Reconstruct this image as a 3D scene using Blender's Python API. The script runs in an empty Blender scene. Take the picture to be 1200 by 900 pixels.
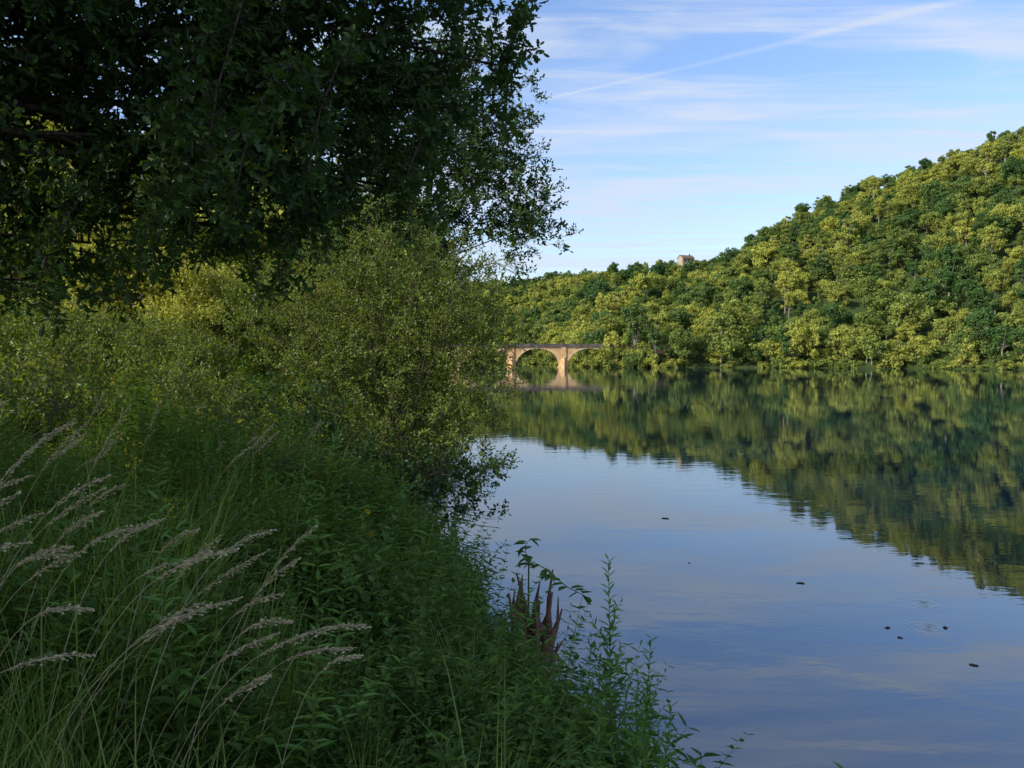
import bpy, math, random
import numpy as np
from mathutils import Vector, Quaternion, Matrix, noise
random.seed(7); rng=np.random.default_rng(7)
R=random.random
U=random.uniform
scene=bpy.context.scene
scene.view_settings.view_transform='Standard'
scene.view_settings.look='None'
scene.view_settings.exposure=0
root=scene.collection
def link(o,parent=None,col=None):
    (col or root).objects.link(o)
    if parent: o.parent=parent
    return o
# ------------------------------------------------------------ mesh builder
class MB:
    def __init__(s): s.v=[];s.f=[];s.m=[];s.lv=[]
    def add(s,vs,fs,mat=0,lv=0.5):
        b=len(s.v); s.v.extend([tuple(p) for p in vs])
        for f in fs:
            s.f.append([i+b for i in f]); s.m.append(mat); s.lv.append(lv)
    def mesh(s,name,mats,smooth=False):
        me=bpy.data.meshes.new(name)
        me.from_pydata(s.v,[],s.f)
        for m in mats: me.materials.append(m)
        me.polygons.foreach_set('material_index',s.m)
        a=me.attributes.new('lv','FLOAT','FACE'); a.data.foreach_set('value',s.lv)
        if smooth: me.polygons.foreach_set('use_smooth',[True]*len(s.f))
        me.update(); return me
    def obj(s,name,mats,parent=None,col=None,smooth=False):
        return link(bpy.data.objects.new(name,s.mesh(name,mats,smooth)),parent,col)
    def tube(s,path,radii,sides=5,mat=0,lv=0.5):
        path=[Vector(p) for p in path]; n=len(path); vs=[];fs=[]
        for i,p in enumerate(path):
            t=(path[min(i+1,n-1)]-path[max(i-1,0)])
            if t.length<1e-6: t=Vector((0,0,1))
            t.normalize()
            a=t.cross(Vector((0.31,0.9,0.1)))
            if a.length<.1: a=t.cross(Vector((1,0,0)))
            a.normalize(); b=t.cross(a)
            for k in range(sides):
                an=2*math.pi*k/sides
                vs.append(p+(a*math.cos(an)+b*math.sin(an))*radii[i])
        for i in range(n-1):
            for k in range(sides):
                k2=(k+1)%sides
                fs.append([i*sides+k,i*sides+k2,(i+1)*sides+k2,(i+1)*sides+k])
        if sides>3: fs.append(list(range((n-1)*sides,n*sides)))
        s.add(vs,fs,mat,lv)
    def box(s,x0,x1,y0,y1,z0,z1,mat=0):
        vs=[(x0,y0,z0),(x1,y0,z0),(x1,y1,z0),(x0,y1,z0),(x0,y0,z1),(x1,y0,z1),(x1,y1,z1),(x0,y1,z1)]
        s.add(vs,[[0,3,2,1],[4,5,6,7],[0,1,5,4],[1,2,6,5],[2,3,7,6],[3,0,4,7]],mat)
OAK=[(.06,.16),(.20,.33),(.11,.43),(.27,.60),(.15,.70),(.18,.86)]
OVAL=[(.20,.25),(.22,.62)]
OVATE=[(.28,.2),(.2,.55)]
LANCE=[(.08,.25),(.075,.65)]
def leaf(mb,o,d,up,L,outline,fold=.25,droop=.25,mat=0,lv=None,ws=1):
    d=Vector(d).normalized(); up=Vector(up)
    side=d.cross(up)
    if side.length<1e-3: side=d.cross(Vector((1,0,0)))
    side.normalize(); n=side.cross(d)
    if lv is None: lv=R()
    def P(x,y): return o+d*(y*L)+side*(x*L*ws)+n*(abs(x)*fold*L-droop*L*y*y)
    half=[(0,0)]+outline+[(0,1)]
    for sg in (1,-1):
        pts=[P(sg*x,y) for x,y in half]
        idx=list(range(len(pts)))
        if sg<0: idx=idx[::-1]
        mb.add(pts,[idx],mat,lv)
def rdir(zb=0,zs=1):
    a=U(0,6.2832); z=U(-1,1)*zs+zb
    r=math.sqrt(max(0.02,1-min(1,z*z)))
    return Vector((math.cos(a)*r,math.sin(a)*r,z)).normalized()
# ------------------------------------------------------------ materials
def newmat(name):
    m=bpy.data.materials.new(name); m.use_nodes=True
    nt=m.node_tree; nt.nodes.clear()
    return m,nt,nt.nodes,nt.links
def leafmat(name,cA,cB,transl=.35,gloss=.02,rough=.45):
    m,nt,N,L=newmat(name)
    out=N.new('ShaderNodeOutputMaterial')
    at=N.new('ShaderNodeAttribute'); at.attribute_type='INSTANCER'; at.attribute_name='tint'
    al=N.new('ShaderNodeAttribute'); al.attribute_name='lv'
    mx=N.new('ShaderNodeMix'); mx.data_type='RGBA'
    mx.inputs[6].default_value=(*cA,1); mx.inputs[7].default_value=(*cB,1)
    ad=N.new('ShaderNodeMath'); ad.operation='MULTIPLY_ADD'; ad.use_clamp=True
    L.new(al.outputs['Fac'],ad.inputs[0]); ad.inputs[1].default_value=.35
    sb=N.new('ShaderNodeMath'); sb.operation='SUBTRACT'; L.new(at.outputs['Fac'],sb.inputs[0]); sb.inputs[1].default_value=.17
    L.new(sb.outputs[0],ad.inputs[2])
    L.new(ad.outputs[0],mx.inputs[0])
    mr=N.new('ShaderNodeMapRange'); L.new(al.outputs['Fac'],mr.inputs[0]); mr.inputs[3].default_value=.7; mr.inputs[4].default_value=1.3
    hs=N.new('ShaderNodeHueSaturation'); L.new(mx.outputs[2],hs.inputs['Color']); L.new(mr.outputs[0],hs.inputs['Value'])
    di=N.new('ShaderNodeBsdfDiffuse'); L.new(hs.outputs[0],di.inputs[0])
    tr=N.new('ShaderNodeBsdfTranslucent')
    tc=N.new('ShaderNodeMix'); tc.data_type='RGBA'; tc.blend_type='MULTIPLY'; tc.inputs[0].default_value=1
    L.new(hs.outputs[0],tc.inputs[6]); tc.inputs[7].default_value=(1.7,1.6,.5,1); L.new(tc.outputs[2],tr.inputs[0])
    m1=N.new('ShaderNodeMixShader'); m1.inputs[0].default_value=transl
    L.new(di.outputs[0],m1.inputs[1]); L.new(tr.outputs[0],m1.inputs[2])
    gl=N.new('ShaderNodeBsdfGlossy'); gl.inputs['Roughness'].default_value=rough; gl.inputs[0].default_value=(.8,.9,1,1)
    m2=N.new('ShaderNodeMixShader'); m2.inputs[0].default_value=gloss
    L.new(m1.outputs[0],m2.inputs[1]); L.new(gl.outputs[0],m2.inputs[2])
    L.new(m2.outputs[0],out.inputs[0])
    return m
def noisemat(name,c1,c2,scale=5,rough=.9,detail=6,bump=.3,bscale=None,c3=None,stretch=(1,1,1)):
    m,nt,N,L=newmat(name)
    out=N.new('ShaderNodeOutputMaterial'); b=N.new('ShaderNodeBsdfPrincipled')
    b.inputs['Roughness'].default_value=rough; b.inputs['Specular IOR Level'].default_value=.25
    tc=N.new('ShaderNodeTexCoord'); mp=N.new('ShaderNodeMapping'); mp.inputs['Scale'].default_value=stretch
    L.new(tc.outputs['Object'],mp.inputs[0])
    n=N.new('ShaderNodeTexNoise'); n.inputs['Scale'].default_value=scale; n.inputs['Detail'].default_value=detail
    L.new(mp.outputs[0],n.inputs['Vector'])
    cr=N.new('ShaderNodeValToRGB'); e=cr.color_ramp.elements
    e[0].position=.35; e[0].color=(*c1,1); e[1].position=.65; e[1].color=(*c2,1)
    if c3:
        x=cr.color_ramp.elements.new(.8); x.color=(*c3,1)
    L.new(n.outputs[0],cr.inputs[0]); L.new(cr.outputs[0],b.inputs['Base Color'])
    n2=N.new('ShaderNodeTexNoise'); n2.inputs['Scale'].default_value=bscale or scale*4; n2.inputs['Detail'].default_value=8
    L.new(mp.outputs[0],n2.inputs['Vector'])
    bp=N.new('ShaderNodeBump'); bp.inputs['Strength'].default_value=bump; L.new(n2.outputs[0],bp.inputs['Height'])
    L.new(bp.outputs[0],b.inputs['Normal']); L.new(b.outputs[0],out.inputs[0])
    return m
bark=noisemat('bark',(.03,.022,.016),(.09,.07,.05),6,stretch=(3,3,.6))
palebark=noisemat('pale_bark',(.16,.14,.11),(.34,.31,.26),3,stretch=(3,3,.6))
twigbark=noisemat('twig_bark',(.08,.065,.045),(.19,.155,.11),8)
greenstem=noisemat('green_stem',(.07,.12,.02),(.13,.19,.035),6)
M_oak=leafmat('oak_leaves',(.045,.09,.018),(.11,.17,.03),.3)
M_alder=leafmat('alder_leaves',(.05,.10,.02),(.14,.19,.03),.3)
M_shrub=leafmat('shrub_leaves',(.14,.20,.03),(.38,.39,.06),.35)
M_herb=leafmat('herb_leaves',(.085,.165,.025),(.26,.36,.055),.3)
M_meadow=leafmat('meadow_leaves',(.13,.23,.03),(.36,.42,.05),.35)
M_grass=leafmat('grass_blades',(.16,.25,.045),(.38,.44,.12),.3)
M_straw=leafmat('grass_seed_heads',(.5,.42,.29),(.64,.56,.41),.3)
M_will=leafmat('willowherb_leaves',(.13,.25,.05),(.25,.38,.08),.3)
M_far=leafmat('forest_leaves',(.065,.135,.04),(.36,.375,.075),.25,.01)
M_yel=leafmat('yellow_petals',(.5,.38,.02),(.6,.45,.03),.2)
# ------------------------------------------------------------ instancer
def src_collection(name,objs):
    c=bpy.data.collections.new(name)
    for o in objs: c.objects.link(o)
    return c
def instancer(name,pts,rots,scls,tints,idxs,coll,parent=None,realize=True):
    me=bpy.data.meshes.new(name); n=len(pts)
    me.vertices.add(n); me.vertices.foreach_set('co',np.array(pts,dtype=np.float32).ravel())
    a=me.attributes.new('rot','FLOAT_VECTOR','POINT'); a.data.foreach_set('vector',np.array(rots,dtype=np.float32).ravel())
    a=me.attributes.new('scl','FLOAT_VECTOR','POINT')
    s=np.array(scls,dtype=np.float32)
    if s.ndim==1: s=np.repeat(s[:,None],3,1)
    a.data.foreach_set('vector',s.ravel())
    a=me.attributes.new('tint','FLOAT','POINT'); a.data.foreach_set('value',np.array(tints,dtype=np.float32))
    a=me.attributes.new('idx','INT','POINT'); a.data.foreach_set('value',np.array(idxs,dtype=np.int32))
    o=link(bpy.data.objects.new(name,me),parent)
    g=bpy.data.node_groups.new(name+'_nodes','GeometryNodeTree')
    g.interface.new_socket('Geometry',in_out='INPUT',socket_type='NodeSocketGeometry')
    g.interface.new_socket('Geometry',in_out='OUTPUT',socket_type='NodeSocketGeometry')
    N=g.nodes; L=g.links
    gi=N.new('NodeGroupInput'); go=N.new('NodeGroupOutput')
    ci=N.new('GeometryNodeCollectionInfo'); ci.inputs['Collection'].default_value=coll
    ci.inputs['Separate Children'].default_value=True; ci.inputs['Reset Children'].default_value=True
    ip=N.new('GeometryNodeInstanceOnPoints'); ip.inputs['Pick Instance'].default_value=True
    def na(nm,t):
        x=N.new('GeometryNodeInputNamedAttribute'); x.data_type=t; x.inputs['Name'].default_value=nm
        return [k for k in x.outputs if k.enabled][0]
    L.new(gi.outputs[0],ip.inputs['Points']); L.new(ci.outputs[0],ip.inputs['Instance'])
    L.new(na('idx','INT'),ip.inputs['Instance Index'])
    er=N.new('FunctionNodeEulerToRotation'); L.new(na('rot','FLOAT_VECTOR'),er.inputs[0])
    L.new(er.outputs[0],ip.inputs['Rotation']); L.new(na('scl','FLOAT_VECTOR'),ip.inputs['Scale'])
    last=ip.outputs[0]
    if realize:
        rz=N.new('GeometryNodeRealizeInstances'); L.new(last,rz.inputs[0]); last=rz.outputs[0]
    L.new(last,go.inputs[0])
    md=o.modifiers.new('scatter','NODES'); md.node_group=g
    return o
def align(d,roll=None):
    q=Vector(d).to_track_quat('Z','Y')@Quaternion((0,0,1),U(0,6.283) if roll is None else roll)
    return tuple(q.to_euler())
# ------------------------------------------------------------ terrain of the near bank
SY=[-300,-60,-10,0,3,6,9,10.5,12,13,16,19,25,40,60,100,150,240,330,500]
SX=[30,9,3.6,2.6,1.7,1.05,.4,-.35,-1.9,-2.5,-2.8,-2.6,-2.2,-2.6,-6,-14,-24,-45,-90,-260]
def shore(y): return float(np.interp(y,SY,SX))
def ground(x,y):
    d=shore(y)-x+.22*noise.noise(Vector((x*.5,y*.7,0)))
    if d<0: return max(-2.5,d*.55)
    z=2.65*(1-math.exp(-d/1.85))+max(0,d-14)*.06
    return z+.18*min(1,d)*noise.noise(Vector((x*.35,y*.35,3)))+.05*noise.noise(Vector((x*1.7,y*1.7,9)))*min(1,d)
xs=np.concatenate([np.linspace(-420,-40,30),np.linspace(-38,-9,30),np.linspace(-8.7,6,74),np.linspace(8,40,10)])
ys=np.concatenate([np.linspace(-300,-12,20),np.linspace(-10,26,110),np.linspace(28,100,36),np.linspace(108,520,40)])
mb=MB(); nx=len(xs)
vs=[(x,y,ground(x,y)) for y in ys for x in xs]
fs=[[j*nx+i,j*nx+i+1,(j+1)*nx+i+1,(j+1)*nx+i] for j in range(len(ys)-1) for i in range(nx-1)]
mb.add(vs,fs)
soil=noisemat('bank_soil',(.02,.024,.01),(.05,.07,.018),2.2,bump=.6,c3=(.035,.028,.016))
mb.obj('riverbank_ground',[soil],smooth=True)
# ------------------------------------------------------------ water
m,nt,N,L=newmat('river_water_surface')
out=N.new('ShaderNodeOutputMaterial')
geo=N.new('ShaderNodeNewGeometry')
mp=N.new('ShaderNodeMapping'); mp.inputs['Scale'].default_value=(.55,1.3,1); L.new(geo.outputs['Position'],mp.inputs[0])
n1=N.new('ShaderNodeTexNoise'); n1.inputs['Scale'].default_value=1.4; n1.inputs['Detail'].default_value=3; L.new(mp.outputs[0],n1.inputs['Vector'])
n2=N.new('ShaderNodeTexNoise'); n2.inputs['Scale'].default_value=.05; n2.inputs['Detail'].default_value=2; L.new(mp.outputs[0],n2.inputs['Vector'])
n3=N.new('ShaderNodeTexNoise'); n3.inputs['Scale'].default_value=7; n3.inputs['Detail'].default_value=2; L.new(mp.outputs[0],n3.inputs['Vector'])
mr=N.new('ShaderNodeMapRange'); mr.inputs[1].default_value=.45; mr.inputs[2].default_value=.62; mr.inputs[3].default_value=.3; mr.inputs[4].default_value=1; L.new(n2.outputs[0],mr.inputs[0])
def math_(op,a,b=None,c=None):
    x=N.new('ShaderNodeMath'); x.operation=op
    for i,k in enumerate((a,b,c)):
        if k is None: continue
        if isinstance(k,(int,float)): x.inputs[i].default_value=k
        else: L.new(k,x.inputs[i])
    return x.outputs[0]
h=math_('MULTIPLY_ADD',n3.outputs[0],.14,n1.outputs[0])
h=math_('MULTIPLY',h,mr.outputs[0])
for (cx,cy,k,rad) in ((6.1,11.1,55,.45),(6.6,12.2,40,.35),(9.5,33,12,1.2)):
    sv=N.new('ShaderNodeVectorMath'); sv.operation='DISTANCE'; L.new(geo.outputs['Position'],sv.inputs[0]); sv.inputs[1].default_value=(cx,cy,0)
    s=math_('SINE',math_('MULTIPLY',sv.outputs['Value'],k))
    f=N.new('ShaderNodeMapRange'); L.new(sv.outputs['Value'],f.inputs[0]); f.inputs[1].default_value=0; f.inputs[2].default_value=rad; f.inputs[3].default_value=.25; f.inputs[4].default_value=0
    h=math_('MULTIPLY_ADD',s,f.outputs[0],h)
bp=N.new('ShaderNodeBump'); bp.inputs['Strength'].default_value=1; bp.inputs['Distance'].default_value=.0045; L.new(h,bp.inputs['Height'])
gl=N.new('ShaderNodeBsdfGlossy'); gl.inputs['Roughness'].default_value=.02; gl.inputs[0].default_value=(.93,.97,1,1); L.new(bp.outputs[0],gl.inputs['Normal'])
di=N.new('ShaderNodeBsdfDiffuse'); di.inputs[0].default_value=(.004,.014,.03,1)
fr=N.new('ShaderNodeFresnel'); fr.inputs[0].default_value=2.6; L.new(bp.outputs[0],fr.inputs['Normal'])
ms=N.new('ShaderNodeMixShader'); L.new(fr.outputs[0],ms.inputs[0]); L.new(di.outputs[0],ms.inputs[1]); L.new(gl.outputs[0],ms.inputs[2]); L.new(ms.outputs[0],out.inputs[0])
mb=MB(); mb.add([(-3000,-3000,0),(3000,-3000,0),(3000,3000,0),(-3000,3000,0)],[[0,1,2,3]])
mb.obj('river_water',[m])
# ------------------------------------------------------------ opposite hillside
COL=[((330,-300),(480,-300),100),((262,-80),(420,-60),102),((215,60),(370,120),104),((170,145),(300,260),104),((135,200),(240,360),102),((112,220),(210,378),93),
((88,229),(178,400),82),((66,234),(150,410),71),((43,235),(121,420),51),((27,238),(78,440),46),((25,262),(51,460),45),((14,312),(22,490),44),((-30,345),(-6,520),44),((-90,352),(-70,540),44),((-210,345),(-220,540),44),((-420,330),(-450,520),44)]
def hill(u,t):
    i=min(int(u),len(COL)-2); f=u-i; a=COL[i]; b=COL[i+1]
    sx=a[0][0]*(1-f)+b[0][0]*f; sy=a[0][1]*(1-f)+b[0][1]*f
    rx=a[1][0]*(1-f)+b[1][0]*f; ry=a[1][1]*(1-f)+b[1][1]*f
    H=a[2]*(1-f)+b[2]*f
    x=sx+(rx-sx)*t; y=sy+(ry-sy)*t
    if t<0: z=t*30
    else:
        z=H*min(1,t)**.92 if t<=1 else H-(t-1)*6
        z=max(z,min(1.2,t*60))
        z+=min(1,t*5)*3.0*noise.noise(Vector((x*.03,y*.03,1)))
    return Vector((x,y,z))
mb=MB(); us=np.linspace(0,len(COL)-1.001,130); ts=np.concatenate([[-.08,-.01,.01,.03],np.linspace(.06,1,26),np.linspace(1.1,2.5,6)])
vs=[hill(u,t) for u in us for t in ts]; nt_=len(ts)
mb.add(vs,[[i*nt_+j,(i+1)*nt_+j,(i+1)*nt_+j+1,i*nt_+j+1] for i in range(len(us)-1) for j in range(nt_-1)])
mb.obj('wooded_hillside',[noisemat('forest_floor',(.03,.05,.012),(.06,.09,.02),.15,bump=.3)],smooth=True)
def tree_mesh(name,H,Rc,npuff,nleaf,ls,seed,zc=.55,zr=.42,mat=M_far,prange=(.26,.42),bush=False,bk=bark):
    rg=np.random.default_rng(seed)
    d=rg.normal(size=(npuff,3)); d/=np.linalg.norm(d,axis=1)[:,None]
    lim=-.55 if not bush else -.2
    d[:,2]=np.where(d[:,2]<lim,-d[:,2],d[:,2])
    rad=rg.uniform(.3,1.0,npuff)[:,None]
    ph=rg.uniform(0,6.28,3); az=np.arctan2(d[:,1],d[:,0])
    lop=(1+.22*np.sin(az+ph[0])+.14*np.sin(2*az+ph[1])+.1*np.sin(3*az+ph[2]))[:,None]
    pc=d*rad*np.array([Rc,Rc,H*zr])*np.concatenate([lop,lop,1+.06*rg.normal(size=(npuff,1))],1)+np.array([0,0,H*zc])
    pr=rg.uniform(*prange,npuff)*Rc
    k=rg.choice(npuff,nleaf,p=pr**2/np.sum(pr**2))
    ld=rg.normal(size=(nleaf,3)); ld/=np.linalg.norm(ld,axis=1)[:,None]
    ld[:,2]=np.where((ld[:,2]<0)&(rg.random(nleaf)<.4),-ld[:,2],ld[:,2])
    rr=rg.uniform(.35,1.3,nleaf)[:,None]*pr[k][:,None]
    c=pc[k]+ld*rr*np.array([1,1,.8])
    nrm=ld*.8+rg.normal(size=(nleaf,3))*.6; nrm/=np.linalg.norm(nrm,axis=1)[:,None]
    a=np.cross(nrm,rg.normal(size=(nleaf,3))); a/=np.linalg.norm(a,axis=1)[:,None]; b=np.cross(nrm,a)
    s=(ls*rg.uniform(.5,1.4,nleaf))[:,None]
    V=np.stack([c-a*s*.6,c+b*s*.38-a*s*.05,c+a*s*.6,c-b*s*.38],1).reshape(-1,3)
    mb=MB(); mb.v=[tuple(p) for p in V.tolist()]
    mb.f=(np.arange(nleaf*4).reshape(-1,4)).tolist(); mb.m=[0]*nleaf
    plv=rg.random(npuff); mb.lv=np.clip(plv[k]*.5+rg.random(nleaf)*.5,0,1).tolist()
    mb.tube([(0,0,-1.5),(0.1,0,H*.3),(-.1,.1,H*.6),(0,0,H*.9)],[H*.02,H*.016,H*.011,.04],6,1)
    for i in range(min(npuff,18)):
        p=Vector(pc[i]); s0=Vector((0,0,H*(.25+.3*rg.random())))
        mb.tube([s0,(s0+p)/2+Vector((0,0,-.2)),p*1.03],[H*.009,H*.006,.03],4,1)
    return bpy.data.objects.new(name,mb.mesh(name,[mat,bk]))
far=[]
for i in range(8):
    H=[12,11,13,10.5,14.5,11.5,9.5,15][i]; Rc=[5.0,4.6,4.8,5.4,4.0,5.6,4.4,3.2][i]
    far.append(tree_mesh('far_tree_%d'%i,H,Rc,[58,50,66,44,58,60,30,50][i],[4400,4200,4600,4000,4200,4400,2200,4000][i],.5,100+i,prange=(.11,.3),bk=palebark if i in (1,4,6,7) else bark))
for i in range(3):
    far.append(tree_mesh('g_far_bush_%d'%i,5,[4,3.2,4.8][i],34,2400,.46,150+i,zc=.2,zr=.7,prange=(.13,.3),bush=True))
far_c=src_collection('forest_tree_kinds',far)
pts=[];rots=[];scl=[];tin=[];idx=[]
def addfar(p,s,sz,t,i=None):
    pts.append(p); rots.append((U(-.1,.1),U(-.1,.1),U(0,6.28))); scl.append((s*U(.85,1.2),s*U(.85,1.2),s*sz)); tin.append(t); idx.append(random.randrange(8) if i is None else i)
HOUSE=Vector((93,412,0))
for i in range(len(COL)-1):
    L0=(Vector(COL[i][0])-Vector(COL[i+1][0])).length; L1=(Vector(COL[i][1])-Vector(COL[i+1][1])).length
    dep=(Vector(COL[i][0])-Vector(COL[i][1])).length*1.12
    vis=2<=i<=12
    sp=6.2 if vis else 9.5
    nt2=int(dep/sp)
    for a in range(nt2):
        t=(a+U(0,1))/nt2*1.12
        nu=max(2,int((L0*(1-min(t,1))+L1*min(t,1))/sp))
        for b in range(nu):
            p=hill(i+(b+R())/nu,max(0.004,t+U(-.5,.5)/nt2))
            if (p.xy-HOUSE.xy).length<8 or (abs(p.x-91)<5 and 394<p.y<414): continue
            nn=noise.noise(p*.018)*.7+noise.noise(p*.06)*.35
            s=U(.5,1.0)+(.38*R() if R()<.25 else 0)
            if t>.8: s=min(s*.9,.98)
            if (p.xy-HOUSE.xy).length<28: s=min(s*.75,.66)
            if not vis: s*=1.25
            addfar(p-Vector((0,0,.5)),s,U(.85,1.2),min(1,max(0,.42+nn+U(-.5,.5))))
    if not 1<=i<=13: continue
    for _ in range(int(L0/3)):
        p=hill(i+R(),U(-.012,.012)); p.z=-.3
        addfar(p,U(.35,1.0),U(.7,1.3),U(.15,1),random.randrange(8,11))
    for _ in range(int(L0/3.0)):
        p=hill(i+R(),U(.0,.03)); p.z=-U(1.0,3.2)
        addfar(p,U(.6,1.2),U(.9,1.3),U(.1,1))
instancer('hillside_forest',pts,rots,scl,tin,idx,far_c,realize=False)
def rock(name,c,rx,ry,h,seed,mat):
    mb=MB(); vs=[];fs=[];ns=18;nr=9
    for j in range(nr):
        for k in range(ns):
            a=6.283*k/ns; f=j/(nr-1); r=(1-.45*f**3) if j<nr-1 else .3
            q=Vector((math.cos(a),math.sin(a),f*2))
            w=1+.28*noise.noise(q*1.7+Vector((seed,0,0)))+.12*noise.noise(q*5)
            vs.append((c[0]+rx*r*w*math.cos(a),c[1]+ry*r*w*math.sin(a),c[2]+h*f+(.4*noise.noise(q*4))))
    fs=[[j*ns+k,j*ns+(k+1)%ns,(j+1)*ns+(k+1)%ns,(j+1)*ns+k] for j in range(nr-1) for k in range(ns)]+[[(nr-1)*ns+k for k in range(ns)]]
    mb.add(vs,fs); return mb.obj(name,[mat])
limestone=noisemat('limestone_rock',(.20,.14,.09),(.38,.28,.19),.5,bump=.8)
rock('limestone_outcrop',(99,411,38),8,6,14.6,1,limestone)
wallm=noisemat('house_render',(.34,.28,.2),(.44,.37,.28),.8,bump=.2)
roofm=noisemat('roof_tiles',(.15,.09,.06),(.23,.15,.10),1.5)
glass=noisemat('dark_window',(.02,.02,.025),(.03,.03,.035),1,rough=.2)
house=link(bpy.data.objects.new('stone_house',None)); house.location=(92.5,411,52.6); house.rotation_euler=(0,0,.35)
mb=MB(); mb.box(-3.6,3.6,-2.6,2.6,-4,2.5); mb.add([(-3.6,-2.6,2.5),(-3.6,2.6,2.5),(-3.6,0,4.0),(3.6,-2.6,2.5),(3.6,2.6,2.5),(3.6,0,4.0)],[[0,2,1],[3,4,5]]); mb.box(3.61,7,-1.8,2.2,-4,1.6); mb.obj('walls',[wallm],house)
mb=MB(); mb.add([(-3.9,-3,2.35),(3.9,-3,2.35),(3.9,0,4.2),(-3.9,0,4.2),(-3.9,3,2.35),(3.9,3,2.35)],[[0,1,2,3],[3,2,5,4]]); mb.add([(3.65,-2,1.65),(7.3,-2,1.65),(7.3,2.3,2.4),(3.65,2.3,2.4)],[[0,1,2,3]]); mb.box(1.9,2.5,-.3,.3,3.4,4.9); mb.obj('roof',[roofm],house)
mb=MB()
for x in (-2.6,-.4,1.8):
    mb.box(x,x+.9,-2.66,-2.61,.5,1.8)
mb.box(4.6,5.5,-1.86,-1.81,.0,1.2); mb.obj('windows',[glass],house)
# ------------------------------------------------------------ bridge
bridge=link(bpy.data.objects.new('stone_arch_bridge',None)); bridge.location=(-.2,241,0); bridge.rotation_euler=(0,0,math.radians(3))
bst=noisemat('bridge_stone',(.50,.29,.13),(.66,.44,.23),.7,bump=.4,c3=(.64,.48,.3))
bring=noisemat('bridge_voussoirs',(.56,.38,.21),(.68,.5,.31),1.2,bump=.3)
bdk=noisemat('bridge_weathered_shaded_stone',(.07,.06,.055),(.15,.13,.11),.8,bump=.3)  # weathered stone; the deck's shade is put into this dark colour too
SP=16.2; a_=6.95; hgt=5.8; W=2.6; top=6.3
arch=MB(); ring=MB(); pier=MB(); deck=MB()
for k in range(-4,3):
    cx=k*SP+SP/2; n=28
    P=[(cx-a_*math.cos(math.pi*i/n),.1+hgt*math.sin(math.pi*i/n)) for i in range(n+1)]
    for i in range(n):
        (x0,z0),(x1,z1)=P[i],P[i+1]
        arch.add([(x0,-W,z0),(x1,-W,z1),(x1,-W,top),(x0,-W,top)],[[0,1,2,3]])
        arch.add([(x0,W,z0),(x1,W,z1),(x1,W,top),(x0,W,top)],[[3,2,1,0]])
        arch.add([(x0,-W,z0),(x1,-W,z1),(x1,W,z1),(x0,W,z0)],[[3,2,1,0]])
        def o(x,z,e):
            dx=(x-cx)/a_;dz=(z-.1)/hgt; l=math.hypot(dx,dz) or 1
            return (x+dx/l*e,z+dz/l*e)
        q0=o(x0,z0,.36);q1=o(x1,z1,.36)
        for sy in (-1,1):
            y=sy*(W+.07)
            ring.add([(x0,y,z0),(x1,y,z1),(q1[0],y,q1[1]),(q0[0],y,q0[1]),(q0[0],sy*W,q0[1]),(q1[0],sy*W,q1[1]),(x0,sy*W,z0),(x1,sy*W,z1)],[[0,1,2,3],[3,2,5,4],[0,1,7,6]])
for k in range(-4,4):
    x=k*SP; hw=SP/2-a_
    pier.box(x-hw,x+hw,-W+.01,W-.01,-2,top-.02)
    for sy in (-1,1):
        y0=sy*(W+.02); y1=sy*(W+1.7)
        pier.add([(x-hw,y0,-2),(x+hw,y0,-2),(x,y1,-2),(x-hw,y0,2.2),(x+hw,y0,2.2),(x,y1,2.2),(x,y0,3.4)],[[0,1,4,3],[1,2,5,4],[2,0,3,5],[3,5,6],[5,4,6]])
        pier.box(x-hw*.62,x+hw*.62,min(sy*(W+.01),sy*(W+.3)),max(sy*(W+.01),sy*(W+.3)),3.0,top-.01)
    pier.box(x-hw-.3,x+hw+.3,-W-.4,W+.4,-2,.35)
xa=-4*SP-12; xb=3*SP-2
deck.box(xa,xb,-W-.35,W+.35,top,top+.35)
for sy in (-1,1):
    deck.box(xa,xb,min(sy*(W+.1),sy*(W+.3)),max(sy*(W+.1),sy*(W+.3)),top+.35,top+1.0)
    x=xa
    while x<xb:
        deck.box(x,x+.3,min(sy*(W+.01),sy*(W+.33)),max(sy*(W+.01),sy*(W+.33)),top-.14,top-.01); x+=1.3
arch.obj('arches',[bst],bridge); ring.obj('voussoir_rings',[bring],bridge); pier.obj('piers',[bst],bridge); deck.obj('deck_and_parapets',[bdk],bridge)
# ------------------------------------------------------------ left-bank woodland
mid=[tree_mesh('mid_tree_%d'%i,[11,9,12][i],[4,3.8,4.2][i],[60,50,64][i],26000,.17,200+i,mat=M_far,prange=(.14,.3)) for i in range(3)]
mid_c=src_collection('woodland_tree_kinds',mid)
pts=[];rots=[];scl=[];tin=[];idx=[]
def addm(x,y,s,sz,t,i=None,k=3):
    pts.append((x,y,ground(x,y)-.3)); rots.append((U(-.06,.06),U(-.06,.06),U(0,6.28))); scl.append((s,s,s*sz)); tin.append(t); idx.append(random.randrange(k) if i is None else i)
for (x,y,s,t) in [(-14,27,1.0,1),(-20,24,1.0,.8),(-9.5,30,1.0,.9),(-6.5,33,.8,.7),(-26,20,1.0,.8),(-33,16,1.1,.6),(-22,34,1.2,.6),(-14,37,1.2,.6),(-8,42,1.0,.5),(-30,30,1.2,.5),(-17,19.5,.42,1),(-13,20,.38,1),(-21,15,.42,1),(-9,22,.42,1),(-5.8,24,.45,.9),(-11,24,.6,1),(-7.2,26,.6,1)]:
    addm(x,y,s,U(.9,1.1),t)
for _ in range(40):
    y=U(40,75); x=shore(y)-6-U(0,1)**1.3*45; addm(x,y,U(.8,1.2),U(.9,1.1),U(.1,.9))
for _ in range(16):
    y=U(-40,5); x=U(-62,-46); addm(x,y,U(.9,1.2),1,U(.1,.8))
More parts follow.
